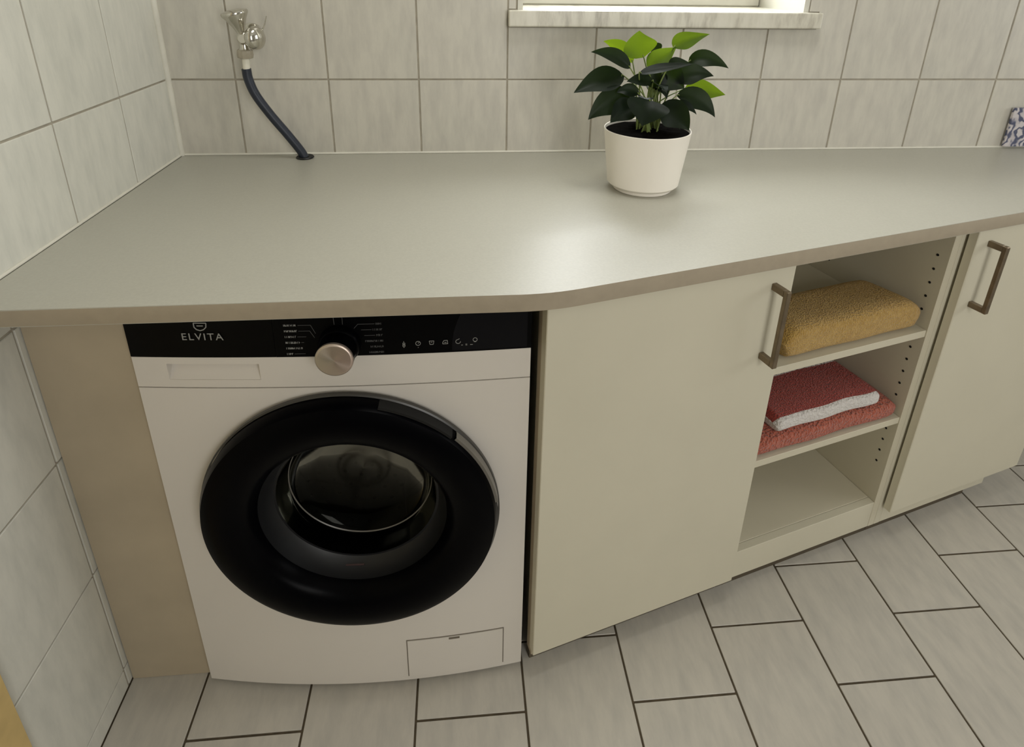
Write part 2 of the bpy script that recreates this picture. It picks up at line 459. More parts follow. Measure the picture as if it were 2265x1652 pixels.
# tall unseen window behind the camera, added to carry the fill light
bm = bmesh.new(); y0, y1 = RY0 - .08, RY0 - .03
box(bm, W3[0], W3[1], y0, y1, W3[2], W3[2] + .06); box(bm, W3[0], W3[1], y0, y1, W3[3] - .06, W3[3])
box(bm, W3[0], W3[0] + .06, y0, y1, W3[2] + .06, W3[3] - .06); box(bm, W3[1] - .06, W3[1], y0, y1, W3[2] + .06, W3[3] - .06)
added_window = structure(obj('added_rear_window', bm, M['frame_white']))
box_obj('window_pane', M['glass'], added_window, W3[0] + .06, W3[1] - .06, RY0 - .056, RY0 - .05, W3[2] + .06, W3[3] - .06)

# ------------------------------------------------------------------ worktop
BX, BY = .790, -.702
ANG = math.atan(.268)
U = Vector((math.cos(ANG), math.sin(ANG), 0)); N = Vector((-U.y, U.x, 0))
XR = 2.62
def arc_pts():
    out = []
    for t in (-.045, -.03, -.015, 0, .015, .03, .045):
        w = max(0.0, (t + .045)) / .09
        out.append((BX + t, BY + .268 * .5 * .09 * w * w))
    return out
front = arc_pts()
poly = [(.0035, -.003), (.0035, BY)] + front + [(XR, BY + (XR - BX) * .268), (XR, -.003)]
bm = bmesh.new(); lo, hi = prism(bm, poly, HB, HT)
es = [e for e in bm.edges if all(v in hi for v in e.verts) or all(v in lo for v in e.verts)]
bmesh.ops.bevel(bm, geom=es, offset=.0022, segments=2, profile=.5, affect='EDGES')
for fc in bm.faces:
    fc.normal_update()
    fc.material_index = 1 if abs(fc.normal.z) < .3 else 0
wt = obj('worktop', bm, [M['worktop'], M['worktop_edge']], smooth=30)
tag(wt, 'long grey laminate worktop with an angled front over the washing machine and cabinets', 'worktop')
bm = bmesh.new(); gx, gy = .2965, -.030
lathe(bm, [(.006, HT + .0002), (.019, HT + .0002), (.021, HT + .002), (.019, HT + .0042), (.0125, HT + .0036), (.006, HT + .0030)], 32, 'Z', (gx, gy, 0))
obj('cable_grommet', bm, M['dark_gap'], wt, 40)

# ------------------------------------------------------------------ filler board
f = box_obj('filler_panel', M['filler'], None, .0215, .1695, -.632, -.614, .0005, .8312, .001)
tag(f, 'beige upright filler board between the tiled left wall and the washing machine', 'panel')

# ------------------------------------------------------------------ washing machine (local: x right, y into the machine, z up)
wm = thing('washing_machine', 'white front-loading washing machine with black control panel and round black door under the worktop', 'washing machine', (.472, -.656, 0), math.radians(-1.35))
HW = .2965
def bulge(z): return .010 + .013 * max(0.0, min(1.0, (.745 - z) / .733))
def yf(x, z): return -bulge(z) * (1 - (x / HW) ** 2)

def strip(bm, x0, x1, z0, z1, off=0.0, depth=.02, nx=14, nz=1):
    F = [[bm.verts.new((x0 + (x1 - x0) * i / nx, yf(x0 + (x1 - x0) * i / nx, z0 + (z1 - z0) * k / nz) - off, z0 + (z1 - z0) * k / nz)) for i in range(nx + 1)] for k in range(nz + 1)]
    K = [[bm.verts.new((v.co.x, v.co.y + depth, v.co.z)) for v in row] for row in F]
    for k in range(nz):
        for i in range(nx):
            bm.faces.new((F[k][i], F[k][i + 1], F[k + 1][i + 1], F[k + 1][i]))
            bm.faces.new((K[k][i], K[k + 1][i], K[k + 1][i + 1], K[k][i + 1]))
    for i in range(nx):
        bm.faces.new((F[0][i], K[0][i], K[0][i + 1], F[0][i + 1])); bm.faces.new((F[nz][i], F[nz][i + 1], K[nz][i + 1], K[nz][i]))
    for k in range(nz):
        bm.faces.new((F[k][0], F[k + 1][0], K[k + 1][0], K[k][0])); bm.faces.new((F[k][nx], K[k][nx], K[k + 1][nx], F[k + 1][nx]))

bm = bmesh.new(); bz0, bz1 = .03, .8285
# casing: sides, back, top and floor of the cabinet, open to the front
box(bm, -HW, -HW + .004, .012, .545, bz0, bz1); box(bm, HW - .004, HW, .012, .545, bz0, bz1)
box(bm, -HW + .004, HW - .004, .541, .545, bz0, bz1); box(bm, -HW + .004, HW - .004, .012, .541, bz1 - .004, bz1); box(bm, -HW + .004, HW - .004, .012, .541, bz0, bz0 + .004)
obj('casing', bm, M['washer'], wm)
for sx in (-1, 1):
    for sy in (.05, .50):
        bm = bmesh.new(); lathe(bm, [(.018, .0), (.018, .012), (.009, .013), (.009, .032)], 16, 'Z', (sx * .25, sy, 0), True, True)
        obj('foot', bm, M['dark_gap'], wm, 40)

# front panel with the round hole
DCX, DCZ, DR = .008, .442, .238
bm = bmesh.new(); X0, X1, Z0, Z1 = -HW, HW, .012, .6885
angs = [2 * math.pi * i / 96 for i in range(96)] + [math.atan2(z - DCZ, x - DCX) % (2 * math.pi) for x in (X0, X1) for z in (Z0, Z1)]
angs = sorted(angs); rings = []
def edge_pt(a):
    c, s = math.cos(a), math.sin(a); ts = []
    if c > 1e-9: ts.append((X1 - DCX) / c)
    if c < -1e-9: ts.append((X0 - DCX) / c)
    if s > 1e-9: ts.append((Z1 - DCZ) / s)
    if s < -1e-9: ts.append((Z0 - DCZ) / s)
    t = min(ts); return DCX + c * t, DCZ + s * t
for k in range(7):
    ring = []
    for a in angs:
        ex, ez = edge_pt(a); ix, iz = DCX + .205 * math.cos(a), DCZ + .205 * math.sin(a)
        t = k / 6; x, z = ix + (ex - ix) * t, iz + (ez - iz) * t
        ring.append(bm.verts.new((x, yf(x, z), z)))
    rings.append(ring)
rings.append([bm.verts.new((v.co.x, v.co.y + .022, v.co.z)) for v in rings[-1]])
rings.insert(0, [bm.verts.new((v.co.x, v.co.y + .03, v.co.z)) for v in rings[0]])
for A, Bq in zip(rings, rings[1:]):
    for i in range(len(angs)): bm.faces.new((A[i], A[(i + 1) % len(angs)], Bq[(i + 1) % len(angs)], Bq[i]))
obj('front_panel', bm, M['washer'], wm, 30)

# fascia between the panel and the control strip, with the drawer grip recess at the left
PX0, PX1, PZ0, PZ1 = -.247, -.111, .7040, .7320
bm = bmesh.new()
strip(bm, -HW, HW, .6905, PZ0, nx=64); strip(bm, -HW, PX0, PZ0, PZ1, nx=10); strip(bm, PX1, HW, PZ0, PZ1, nx=50); strip(bm, -HW, HW, PZ1, .7435, nx=64)
obj('fascia', bm, M['washer'], wm)
bm = bmesh.new()
nx = 12
top = [bm.verts.new((PX0 + (PX1 - PX0) * i / nx, yf(PX0 + (PX1 - PX0) * i / nx, .72) + .016, PZ1)) for i in range(nx + 1)]
mid = [bm.verts.new((v.co.x, v.co.y - .002, PZ1 - .012)) for v in top]
bot = [bm.verts.new((v.co.x, yf(v.co.x, PZ0) + .001, PZ0)) for v in top]
for A, Bq in ((top, mid), (mid, bot)):
    for i in range(nx): bm.faces.new((A[i], A[i + 1], Bq[i + 1], Bq[i]))
obj('drawer_grip', bm, M['washer'], wm, 40)
# drawer front and control panel
bm = bmesh.new(); strip(bm, -HW, -.0836, .7445, .8285, .0006, .02, 14)
drawer = obj('detergent_drawer_front', bm, M['panel_black'], wm, 30)
bm = bmesh.new(); strip(bm, -.0828, HW, .7445, .8285, .0012, .02, 18)
panel = obj('control_panel', bm, M['panel_black'], wm, 30)
# lighter plate standing in for a reflection on the panel, curved left edge
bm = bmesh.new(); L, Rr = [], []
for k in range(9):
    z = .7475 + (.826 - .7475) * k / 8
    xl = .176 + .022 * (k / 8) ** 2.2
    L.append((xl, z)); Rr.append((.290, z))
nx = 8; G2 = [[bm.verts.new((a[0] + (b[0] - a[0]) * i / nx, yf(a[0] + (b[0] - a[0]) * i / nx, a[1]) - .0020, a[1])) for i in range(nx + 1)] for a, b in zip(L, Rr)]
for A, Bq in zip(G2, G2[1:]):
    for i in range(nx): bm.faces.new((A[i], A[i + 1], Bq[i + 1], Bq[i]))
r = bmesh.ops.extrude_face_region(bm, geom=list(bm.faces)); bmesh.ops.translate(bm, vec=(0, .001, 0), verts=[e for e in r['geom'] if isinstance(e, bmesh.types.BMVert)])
obj('panel_reflection', bm, M['reflection_grey'], panel, 30)

# printing
def put_text(body, x, z, size, material, parent, space=1.0):
    c = bpy.data.curves.new('lettering', 'FONT'); c.body = body; c.size = size; c.extrude = .0002; c.space_character = space
    c.materials.append(material)
    o = bpy.data.objects.new('lettering', c); COL.objects.link(o); o.parent = parent
    o.location = (x, yf(x + .02, z) - .0012, z)
    sl = bulge(z) * 2 * (x + .025) / HW ** 2
    o.rotation_euler = (math.radians(90), 0, math.atan(sl))
    bpy.context.view_layer.update()
    me = bpy.data.meshes.new_from_object(o); me.name = 'lettering'
    loc, rot = o.location.copy(), o.rotation_euler.copy()
    bpy.data.objects.remove(o); bpy.data.curves.remove(c)
    o = bpy.data.objects.new('lettering', me); COL.objects.link(o); o.parent = parent; o.location = loc; o.rotation_euler = rot
    return o
put_text('ELVITA', -.2155, .7755, .0165, M['print'], drawer, 1.22)
def marks(name, segs, material, parent, t=.0008, off=.0016):
    bm = bmesh.new()
    for (x0, z0, x1, z1) in segs:
        p, q = Vector((x0, yf(x0, z0) - off, z0)), Vector((x1, yf(x1, z1) - off, z1))
        d = (q - p); w = Vector((-d.z, 0, d.x)).normalized() * t / 2
        vs = [bm.verts.new(v) for v in (p - w, q - w, q + w, p + w)]; bm.faces.new(vs)
        bk = [bm.verts.new(v.co + Vector((0, .0006, 0))) for v in vs]; bm.faces.new(bk[::-1])
        for i in range(4): bm.faces.new((vs[i], bk[i], bk[(i + 1) % 4], vs[(i + 1) % 4]))
    return obj(name, bm, material, parent)
# emblem above the name: an open rounded shield with a bar
pts = [(-.1945, .8155), (-.1945, .8085), (-.1915, .8045), (-.1865, .8028), (-.1815, .8045), (-.1775, .8085), (-.1765, .8155)]
pts = [(x, z - .0118) for x, z in pts]
marks('emblem', [a + b for a, b in zip(pts, pts[1:])] + [(-.1945, .8037, -.1765, .8037), (-.1905, .7990, -.1815, .7990)], M['print'], drawer, .0014)
def fake_word(x0, z, n, right=False):
    segs = []; x = x0; rnd = random.Random(int(z * 1e5) + n)
    for k in range(n):
        segs.append((x, z - .0016, x, z + .0016))
        if rnd.random() < .7: segs.append((x, z + rnd.choice((-.0014, 0, .0014)), x + .0014, z + rnd.choice((-.0014, 0, .0014))))
        if rnd.random() < .4: segs.append((x + .0014, z - .0014, x + .0014, z + .0014))
        x += .0024
    return segs
KX, KZ, KR = .012, .768, .0262
lead = [(-.028, .7875), (-.030, .7805), (-.036, .786), (-.040, .778), (-.045, .770), (-.040, .760)]
for k in range(6):
    z = .7990 - k * .0098; n = (8, 8, 7, 9, 10, 4)[k]
    marks('program_label', fake_word(-.0665, z, n), M['print'], panel, .0006)
    ex = -.0665 + n * .0024 + .001
    if k != 4: marks('leader_line', [(ex, z, lead[k][0] - (0 if k < 2 else .0), z)] + ([(lead[k][0], z, lead[k][0] + .006, lead[k][1] - .003)] if k < 2 else []), M['print_dim'], panel, .0006)
for k in range(6):
    z = .7990 - k * .0098; n = (4, 6, 4, 11, 8, 9)[k]
    marks('program_label', fake_word(.0755 - n * .0024, z, n), M['print_dim'], panel, .0006)
    ex = .0755 - n * .0024 - .002
    if k < 3: marks('leader_line', [(.040 - k * -.004, z, ex, z)] + ([(.034, z - .007, .040, z)] if k < 1 else []), M['print_dim'], panel, .0006)
for dx in (-.006, .006): marks('leader_line', [(KX + dx, .799, KX + dx * 1.05, .811)], M['print_dim'], panel, .0006)
def ring_segs(x, z, r, n=12, gap=0):
    return [(x + r * math.cos(2 * math.pi * i / n), z + r * math.sin(2 * math.pi * i / n), x + r * math.cos(2 * math.pi * (i + 1) / n), z + r * math.sin(2 * math.pi * (i + 1) / n)) for i in range(gap, n)]
ICO = .0030
icons = [[(.105, .7725, .105, .7655), (.1035, .770, .1035, .766), (.1065, .770, .1065, .766), (.1045, .762, .1055, .762)] + ring_segs(.105, .7648, .0018, 8),
         ring_segs(.126, .7682, .0036) + [(.126, .7682, .1278, .7700), (.1255, .7610, .1265, .7610)],
         [(.1425, .7715, .1495, .7715), (.1425, .7715, .1435, .7655), (.1435, .7655, .1485, .7655), (.1485, .7655, .1495, .7715), (.145, .769, .147, .769)],
         [(.1625, .7680, .1645, .7715), (.1645, .7715, .1695, .7715), (.1695, .7715, .1700, .7655), (.1700, .7655, .1625, .7655), (.1625, .7655, .1625, .7680), (.1650, .7680, .1680, .7680)],
         ring_segs(.1855, .7685, .0036, 12, 3) + [(.1855, .7720, .1875, .7735)],
         ring_segs(.2110, .7705, .0032) + [(.2095, .7668, .2125, .7668)],
         [(.1985, .7610, .1985, .7640), (.1970, .7610, .1970, .7640), (.1900, .7620, .1925, .7620), (.2035, .7622, .2075, .7622)]]
for s in [[(p[0], p[1] - .005, p[2], p[3] - .005) for p in q] for q in icons]: marks('panel_icon', s, M['print'], panel, .0007, .0026)

# programme knob
bm = bmesh.new(); lathe(bm, [(KR + .004, -.010), (KR + .0042, -.020), (KR + .002, -.024), (KR + .0008, -.025), (KR + .0008, -.050)], 64, 'Y', (KX, 0, KZ), True, False)
knob = obj('program_knob', bm, M['black_gloss'], wm, 40)
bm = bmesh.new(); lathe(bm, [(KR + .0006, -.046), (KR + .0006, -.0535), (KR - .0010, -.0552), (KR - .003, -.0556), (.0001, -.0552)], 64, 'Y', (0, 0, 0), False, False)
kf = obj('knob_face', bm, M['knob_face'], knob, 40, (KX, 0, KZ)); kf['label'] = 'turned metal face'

# door: lathe about the local y axis
DC = (DCX, 0, DCZ)
bm = bmesh.new(); lathe(bm, [(.232, -.010), (.238, -.016), (.239, -.034), (.233, -.047), (.222, -.052), (.200, -.0545), (.172, -.050), (.160, -.038), (.1545, -.020)], 128, 'Y', DC)
washer_door = obj('door', bm, M['black_gloss'], wm, 40)
bm = bmesh.new(); lathe(bm, [(.2395, -.0150), (.2420, -.0165), (.2420, -.0225), (.2395, -.0240)], 128, 'Y', DC)
obj('door_rim', bm, M['rim'], washer_door, 40)
bm = bmesh.new(); lathe(bm, [(.1540, -.0210), (.1525, -.012), (.1460, .004), (.1390, .012), (.1350, .012)], 128, 'Y', DC)
obj('glass_bezel', bm, M['gasket'], washer_door, 40)
bm = bmesh.new(); lathe(bm, [(.1350, .012), (.1290, .036), (.1240, .052), (.1100, .062), (.0800, .070), (.0400, .074), (.0004, .075)], 96, 'Y', DC)
obj('glass_bowl', bm, M['smoked'], washer_door, 50)
bm = bmesh.new(); lathe(bm, [(.1235, .0500), (.1252, .0485), (.1262, .0500), (.1250, .0516), (.1235, .0500)], 96, 'Y', DC)
obj('bowl_lip', bm, M['handle_grey'], washer_door, 60)
# grip: lighter side segment and dark hollow at the upper right
def arc(bm, r0, r1, y0, y1, a0, a1, n=24):
    lathe(bm, [(r0, y0), (r1, y0), (r1, y1), (r0, y1), (r0, y0)], n, 'Y', DC, False, False, math.radians(a0), math.radians(a1))
bm = bmesh.new(); arc(bm, .236, .2408, -.0255, -.0400, 8, 44)
obj('door_handle', bm, M['handle_grey'], washer_door, 40)
bm = bmesh.new(); arc(bm, .236, .2402, -.0255, -.0440, 46, 76)
obj('handle_recess', bm, M['hole'], washer_door, 40)
bm = bmesh.new()
box(bm, -.016, .016, -.0035, .0, -.0012, .0012)
o = obj('warning_sticker', bm, plain('sticker_maroon', (64, 44, 44), .5, .05, 30), washer_door); o.location = (DCX - .012, .001, DCZ - .1472); o.rotation_euler = (math.radians(-62), 0, 0)
# grey rubber bellows and drum behind the glass
bm = bmesh.new(); lathe(bm, [(.204, .012), (.190, .020), (.176, .016), (.168, .030), (.160, .060), (.170, .085), (.205, .092)], 96, 'Y', DC)
obj('rubber_bellows', bm, M['gasket'], wm, 50)
bm = bmesh.new(); lathe(bm, [(.205, .094), (.235, .100), (.240, .120), (.240, .420), (.20, .440), (.0005, .445)], 96, 'Y', DC)
drum = obj('drum', bm, M['drum'], wm, 40)
for k in range(3):
    a = math.radians(-70 + 120 * k)
    bm = bmesh.new()
    tube(bm, [(DCX + .235 * math.cos(a), .125 + .28 * t / 8, DCZ + .235 * math.sin(a)) for t in range(9)], [.012 + .024 * math.sin(math.pi * min(1, t / 8)) for t in range(9)], 10)
    obj('drum_paddle', bm, M['drum'], drum, 50)
bm = bmesh.new()
for i in range(40):
    for k in range(9):
        a = 2 * math.pi * (i + .5 * (k % 2)) / 40; y = .14 + k * .03
        c = Vector((DCX + .2392 * math.cos(a), y, DCZ + .2392 * math.sin(a))); t1 = Vector((-math.sin(a), 0, math.cos(a))) * .0045; t2 = Vector((0, .0045, 0))
        bm.faces.new([bm.verts.new(c + t1 * math.cos(q) + t2 * math.sin(q)) for q in [i6 * math.pi / 3 for i6 in range(6)]])
ho = obj('drum_perforation', bm, M['hole'], drum); ho['kind'] = 'stuff'
# filter flap, a proud plate; the seam's shade is a coloured strip
bm = bmesh.new(); strip(bm, .0815, .2595, .012 + .012, .1195, .0016, .003, 8, 2)
flap = obj('filter_flap', bm, M['washer'], wm, 30)
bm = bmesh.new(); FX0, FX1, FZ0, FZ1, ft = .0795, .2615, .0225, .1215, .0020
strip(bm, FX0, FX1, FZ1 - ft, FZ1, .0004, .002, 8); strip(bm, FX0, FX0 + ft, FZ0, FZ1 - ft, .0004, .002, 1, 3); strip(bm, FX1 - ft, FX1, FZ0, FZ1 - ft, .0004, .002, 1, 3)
obj('flap_seam_shade', bm, plain('seam_shade_grey', (120, 112, 100), .8, .05, 30), wm)
bm = bmesh.new(); strip(bm, .158, .178, .1135, .1185, .0019, .002, 3)
obj('flap_notch', bm, plain('notch_grey', (110, 102, 90), .8, .05, 30), flap)

# ------------------------------------------------------------------ cabinets, built in (s, off, z) along the angled front
MC = Matrix(((U.x, N.x, 0, BX), (U.y, N.y, 0, BY), (0, 0, 1, 0), (0, 0, 0, 1)))
def cab(name, label, s0, cat='cabinet'):
    t = thing(name, label, cat, (0, 0, 0)); p = MC @ Vector((s0, .035, 0)); t.location = p; t.rotation_euler = (0, 0, ANG)
    t['s0'] = s0; return t
def cbox(name, material, t, s0, s1, o0, o1, z0, z1, bev=.0008, parent=None):
    """box in cabinet coordinates, child of t (whose frame is at (t['s0'], .035))"""
    a = t['s0']
    return box_obj(name, material, parent or t, s0 - a, s1 - a, o0 - .035, o1 - .035, z0, z1, bev)
def handle(door, t, s, z0, z1, ofront):
    a = t['s0']; bm = bmesh.new(); o = ofront - .035
    box(bm, s - .005 - a, s + .005 - a, o - .0350, o - .0260, z0, z1, .0012)
    box(bm, s - .005 - a, s + .005 - a, o - .0268, o, z0, z0 + .0125, .0010)
    box(bm, s - .005 - a, s + .005 - a, o - .0268, o, z1 - .0125, z1, .0010)
    h = obj('handle', bm, M['steel_brushed'], door); h['label'] = 'bronze-toned nickel bar handle'
    return h
CZ0, CZ1 = .037, .8312
DF = .0140                                     # door front plane
def back_off(s):                               # distance from the front line to the wall along N at s
    y = BY + s * U.y; return (-y - .012) / N.y
# left unit behind the plain door
a = cab('base_cabinet', 'cream cabinet with a plain closed door right of the washing machine', .004)
D = .40
def sheared(name, material, t, pts, z0, z1):
    """upright panel or shelf from a plan outline in (s, off)"""
    bm = bmesh.new(); prism(bm, [(s - t['s0'], o - .035) for s, o in pts], z0, z1)
    return obj(name, bm, material, t)
sk = lambda o: .0085 + (o - .035) * .268          # the left side runs straight back beside the machine
sheared('side_panel', M['cabinet'], a, [(sk(.035), .035), (sk(.035) + .018, .035), (sk(D) + .018, D), (sk(D), D)], CZ0, CZ1)
cbox('side_panel', M['cabinet'], a, .438, .4555, .035, D, CZ0, CZ1)
sheared('bottom_panel', M['board_in'], a, [(sk(.053) + .0185, .053), (.4375, .053), (.4375, D), (sk(D) + .0185, D)], .098, .114)
sheared('back_panel', M['board_in'], a, [(sk(D - .008) + .0185, D - .008), (.4375, D - .008), (.4375, D), (sk(D) + .0185, D)], .1145, CZ1)
cbox('bottom_rail', M['cabinet'], a, .0225, .4375, .0355, .0525, CZ0, .114)
d = cbox('door', M['cabinet'], a, .0015, .4620, DF, DF + .0185, .066, .8285, .0012); handle(d, a, .4200, .646, .797, DF)
cbox('plinth', M['plinth'], a, .010, .4550, .050, .066, 0, CZ0 - .001)
cbox('edge_strip', M['filler'], a, .0062, .0082, .0335, .0560, CZ0, .8280)
# open shelf unit
b = cab('open_shelf_unit', 'open cream shelf unit holding folded towels between two cabinet doors', .4565, 'shelf unit')
S0, S1 = .4565, .9030; D2 = min(.42, back_off(.47) - .02)
cbox('side_panel', M['board_in'], b, S0, S0 + .0175, .035, D2, CZ0, CZ1)
sp = cbox('side_panel', M['board_in'], b, S1 - .018, S1, .035, D2, CZ0, CZ1)
cbox('bottom_panel', M['board_in'], b, S0 + .018, S1 - .0185, .0530, D2, .098, .114)
cbox('back_panel', M['board_in'], b, S0 + .018, S1 - .0185, D2 - .008, D2, .1145, CZ1)
cbox('bottom_rail', M['cabinet'], b, S0 + .018, S1 - .0185, .0355, .0525, CZ0, .114)
cbox('plinth', M['plinth'], b, S0, S1, .050, .066, 0, CZ0 - .001)
for z in (.5750, .3480): cbox('shelf', M['board_in'], b, S0 + .018, S1 - .0185, .0370, D2 - .009, z, z + .0165)
hz = [.694, .6625, .631, .5365, .505, .4735, .442, .4105, .316, .2845, .253, .2215]
me_h = None
for off in (.059, .30):
    for z in hz + [.757, .7255]:
        if me_h is None:
            bm = bmesh.new(); lathe(bm, [(.0028, -.0004), (.0028, .0006)], 12, 'X', (0, 0, 0), True, True); me_h = fin(bm, 'pin_hole'); me_h.materials.append(M['hole'])
        o = bpy.data.objects.new('pin_hole', me_h); COL.objects.link(o); o.parent = b; o.location = (S1 - .018 - .4565, off - .035, z)
# right unit with the second door
c = cab('base_cabinet', 'cream cabinet with a closed door at the far right of the worktop run', .9045)
D3 = .315
cbox('side_panel', M['cabinet'], c, .9040, .9220, .035, D3, CZ0, CZ1); cbox('side_panel', M['cabinet'], c, 1.338, 1.356, .035, D3, .098, CZ1)
cbox('bottom_panel', M['board_in'], c, .9225, 1.3375, .053, D3, .098, .114); cbox('back_panel', M['board_in'], c, .9225, 1.3375, D3 - .008, D3, .1145, CZ1)
cbox('bottom_rail', M['cabinet'], c, .9225, 1.2900, .0355, .0525, CZ0, .114)
d = cbox('door', M['cabinet'], c, .9115, 1.3620, .0120, .0300, .0950, .8285, .0012); handle(d, c, .9500, .652, .801, .0120)
cbox('plinth', M['plinth'], c, .9040, 1.2500, .050, .066, 0, CZ0 - .001)

# ------------------------------------------------------------------ towels on the shelves
def towel(name, label, s0, s1, o0, o1, z0, hf, hb, mats, amp, seed, pick=None, round_end=.025, squash=0.0, rot=0.0):
    """folded towel: closed cross-section in (off, z), swept along s"""
    rnd = random.Random(seed); bm = bmesh.new(); ns, npf = 56, 56
    def prof(t):                                 # t in 0..1 round the section, starting at the lower back
        w, = (o1 - o0,)
        r = hf / 2
        # superellipse with flattened bottom and softer back
        a = 2 * math.pi * t; ca, sa = math.cos(a), math.sin(a)
        p = .42
        x = math.copysign(abs(ca) ** (.30 if ca > 0 else .55), ca); y = math.copysign(abs(sa) ** p, sa)
        return x, y
    ph = [rnd.uniform(0, 6.28) for _ in range(8)]
    rings = []
    for i in range(ns + 1):
        u = i / ns; s = s0 + (s1 - s0) * u
        dd = min(s - s0, s1 - s); k = min(1.0, dd / round_end); e = math.sqrt(max(0.0, 1 - (1 - k) ** 2)); e = max(e, .05)
        ring = []
        for j in range(npf):
            x, y = prof(j / npf)
            off = (o0 + o1) / 2 + (o1 - o0) / 2 * x * (1 - .10 * (1 - e))
            ft = (off - o0) / (o1 - o0)
            h = hf + (hb - hf) * ft
            h *= 1 + amp * (math.sin(9 * u + ph[0]) * .5 + math.sin(17 * u + ph[1] + 3 * ft) * .25 + math.sin(5 * ft + ph[2]) * .3)
            zz = z0 + h / 2 * (1 + y * e) * (1 if y > 0 else 1)
            if y < 0: zz = z0 + h / 2 * (1 + y * (e if e < .6 else 1))
            off += amp * .03 * math.sin(13 * u + ph[3]) * (1 - ft)
            ring.append(bm.verts.new((s, off, max(z0, zz))))
        rings.append(ring)
    for A, Bq in zip(rings, rings[1:]):
        for j in range(npf):
            fc = bm.faces.new((A[j], A[(j + 1) % npf], Bq[(j + 1) % npf], Bq[j]))
            if pick: fc.material_index = pick(*prof((j + .5) / npf))
    for ring in (rings[0], rings[-1]):
        cpt = sum((v.co for v in ring), Vector()) / len(ring); cv = bm.verts.new(cpt)
        for j in range(npf):
            fc = bm.faces.new((ring[j], ring[(j + 1) % npf], cv))
            if pick: fc.material_index = 1
    # into world: origin at the towel's base centre
    ctr = Vector(((s0 + s1) / 2, (o0 + o1) / 2, z0))
    for v in bm.verts: v.co -= ctr
    o = obj(name, bm, mats, None, 50)
    o.location = MC @ ctr; o.rotation_euler = (0, 0, ANG + rot)
    return tag(o, label, 'towel')
towel('folded_towel', 'thick folded mustard yellow towel on the upper shelf', .512, .868, .043, .180, .5917, .074, .060, [M['towel_yellow']], .035, 3, round_end=.040)
towel('folded_towel', 'folded coral terry towel lying on the middle shelf under the red and white one', .482, .877, .0395, .250, .3647, .046, .042, [M['towel_coral']], .05, 5, round_end=.030)
tw = towel('folded_towel', 'folded red towel with white hems lying on top of the coral towel', .535, .815, .0440, .200, .4115, .037, .036, [M['towel_red'], M['towel_white']], .05, 9,
      pick=lambda x, y: 1 if (x < -.86 or x > .45 or y < -.2) else 0, round_end=.012)

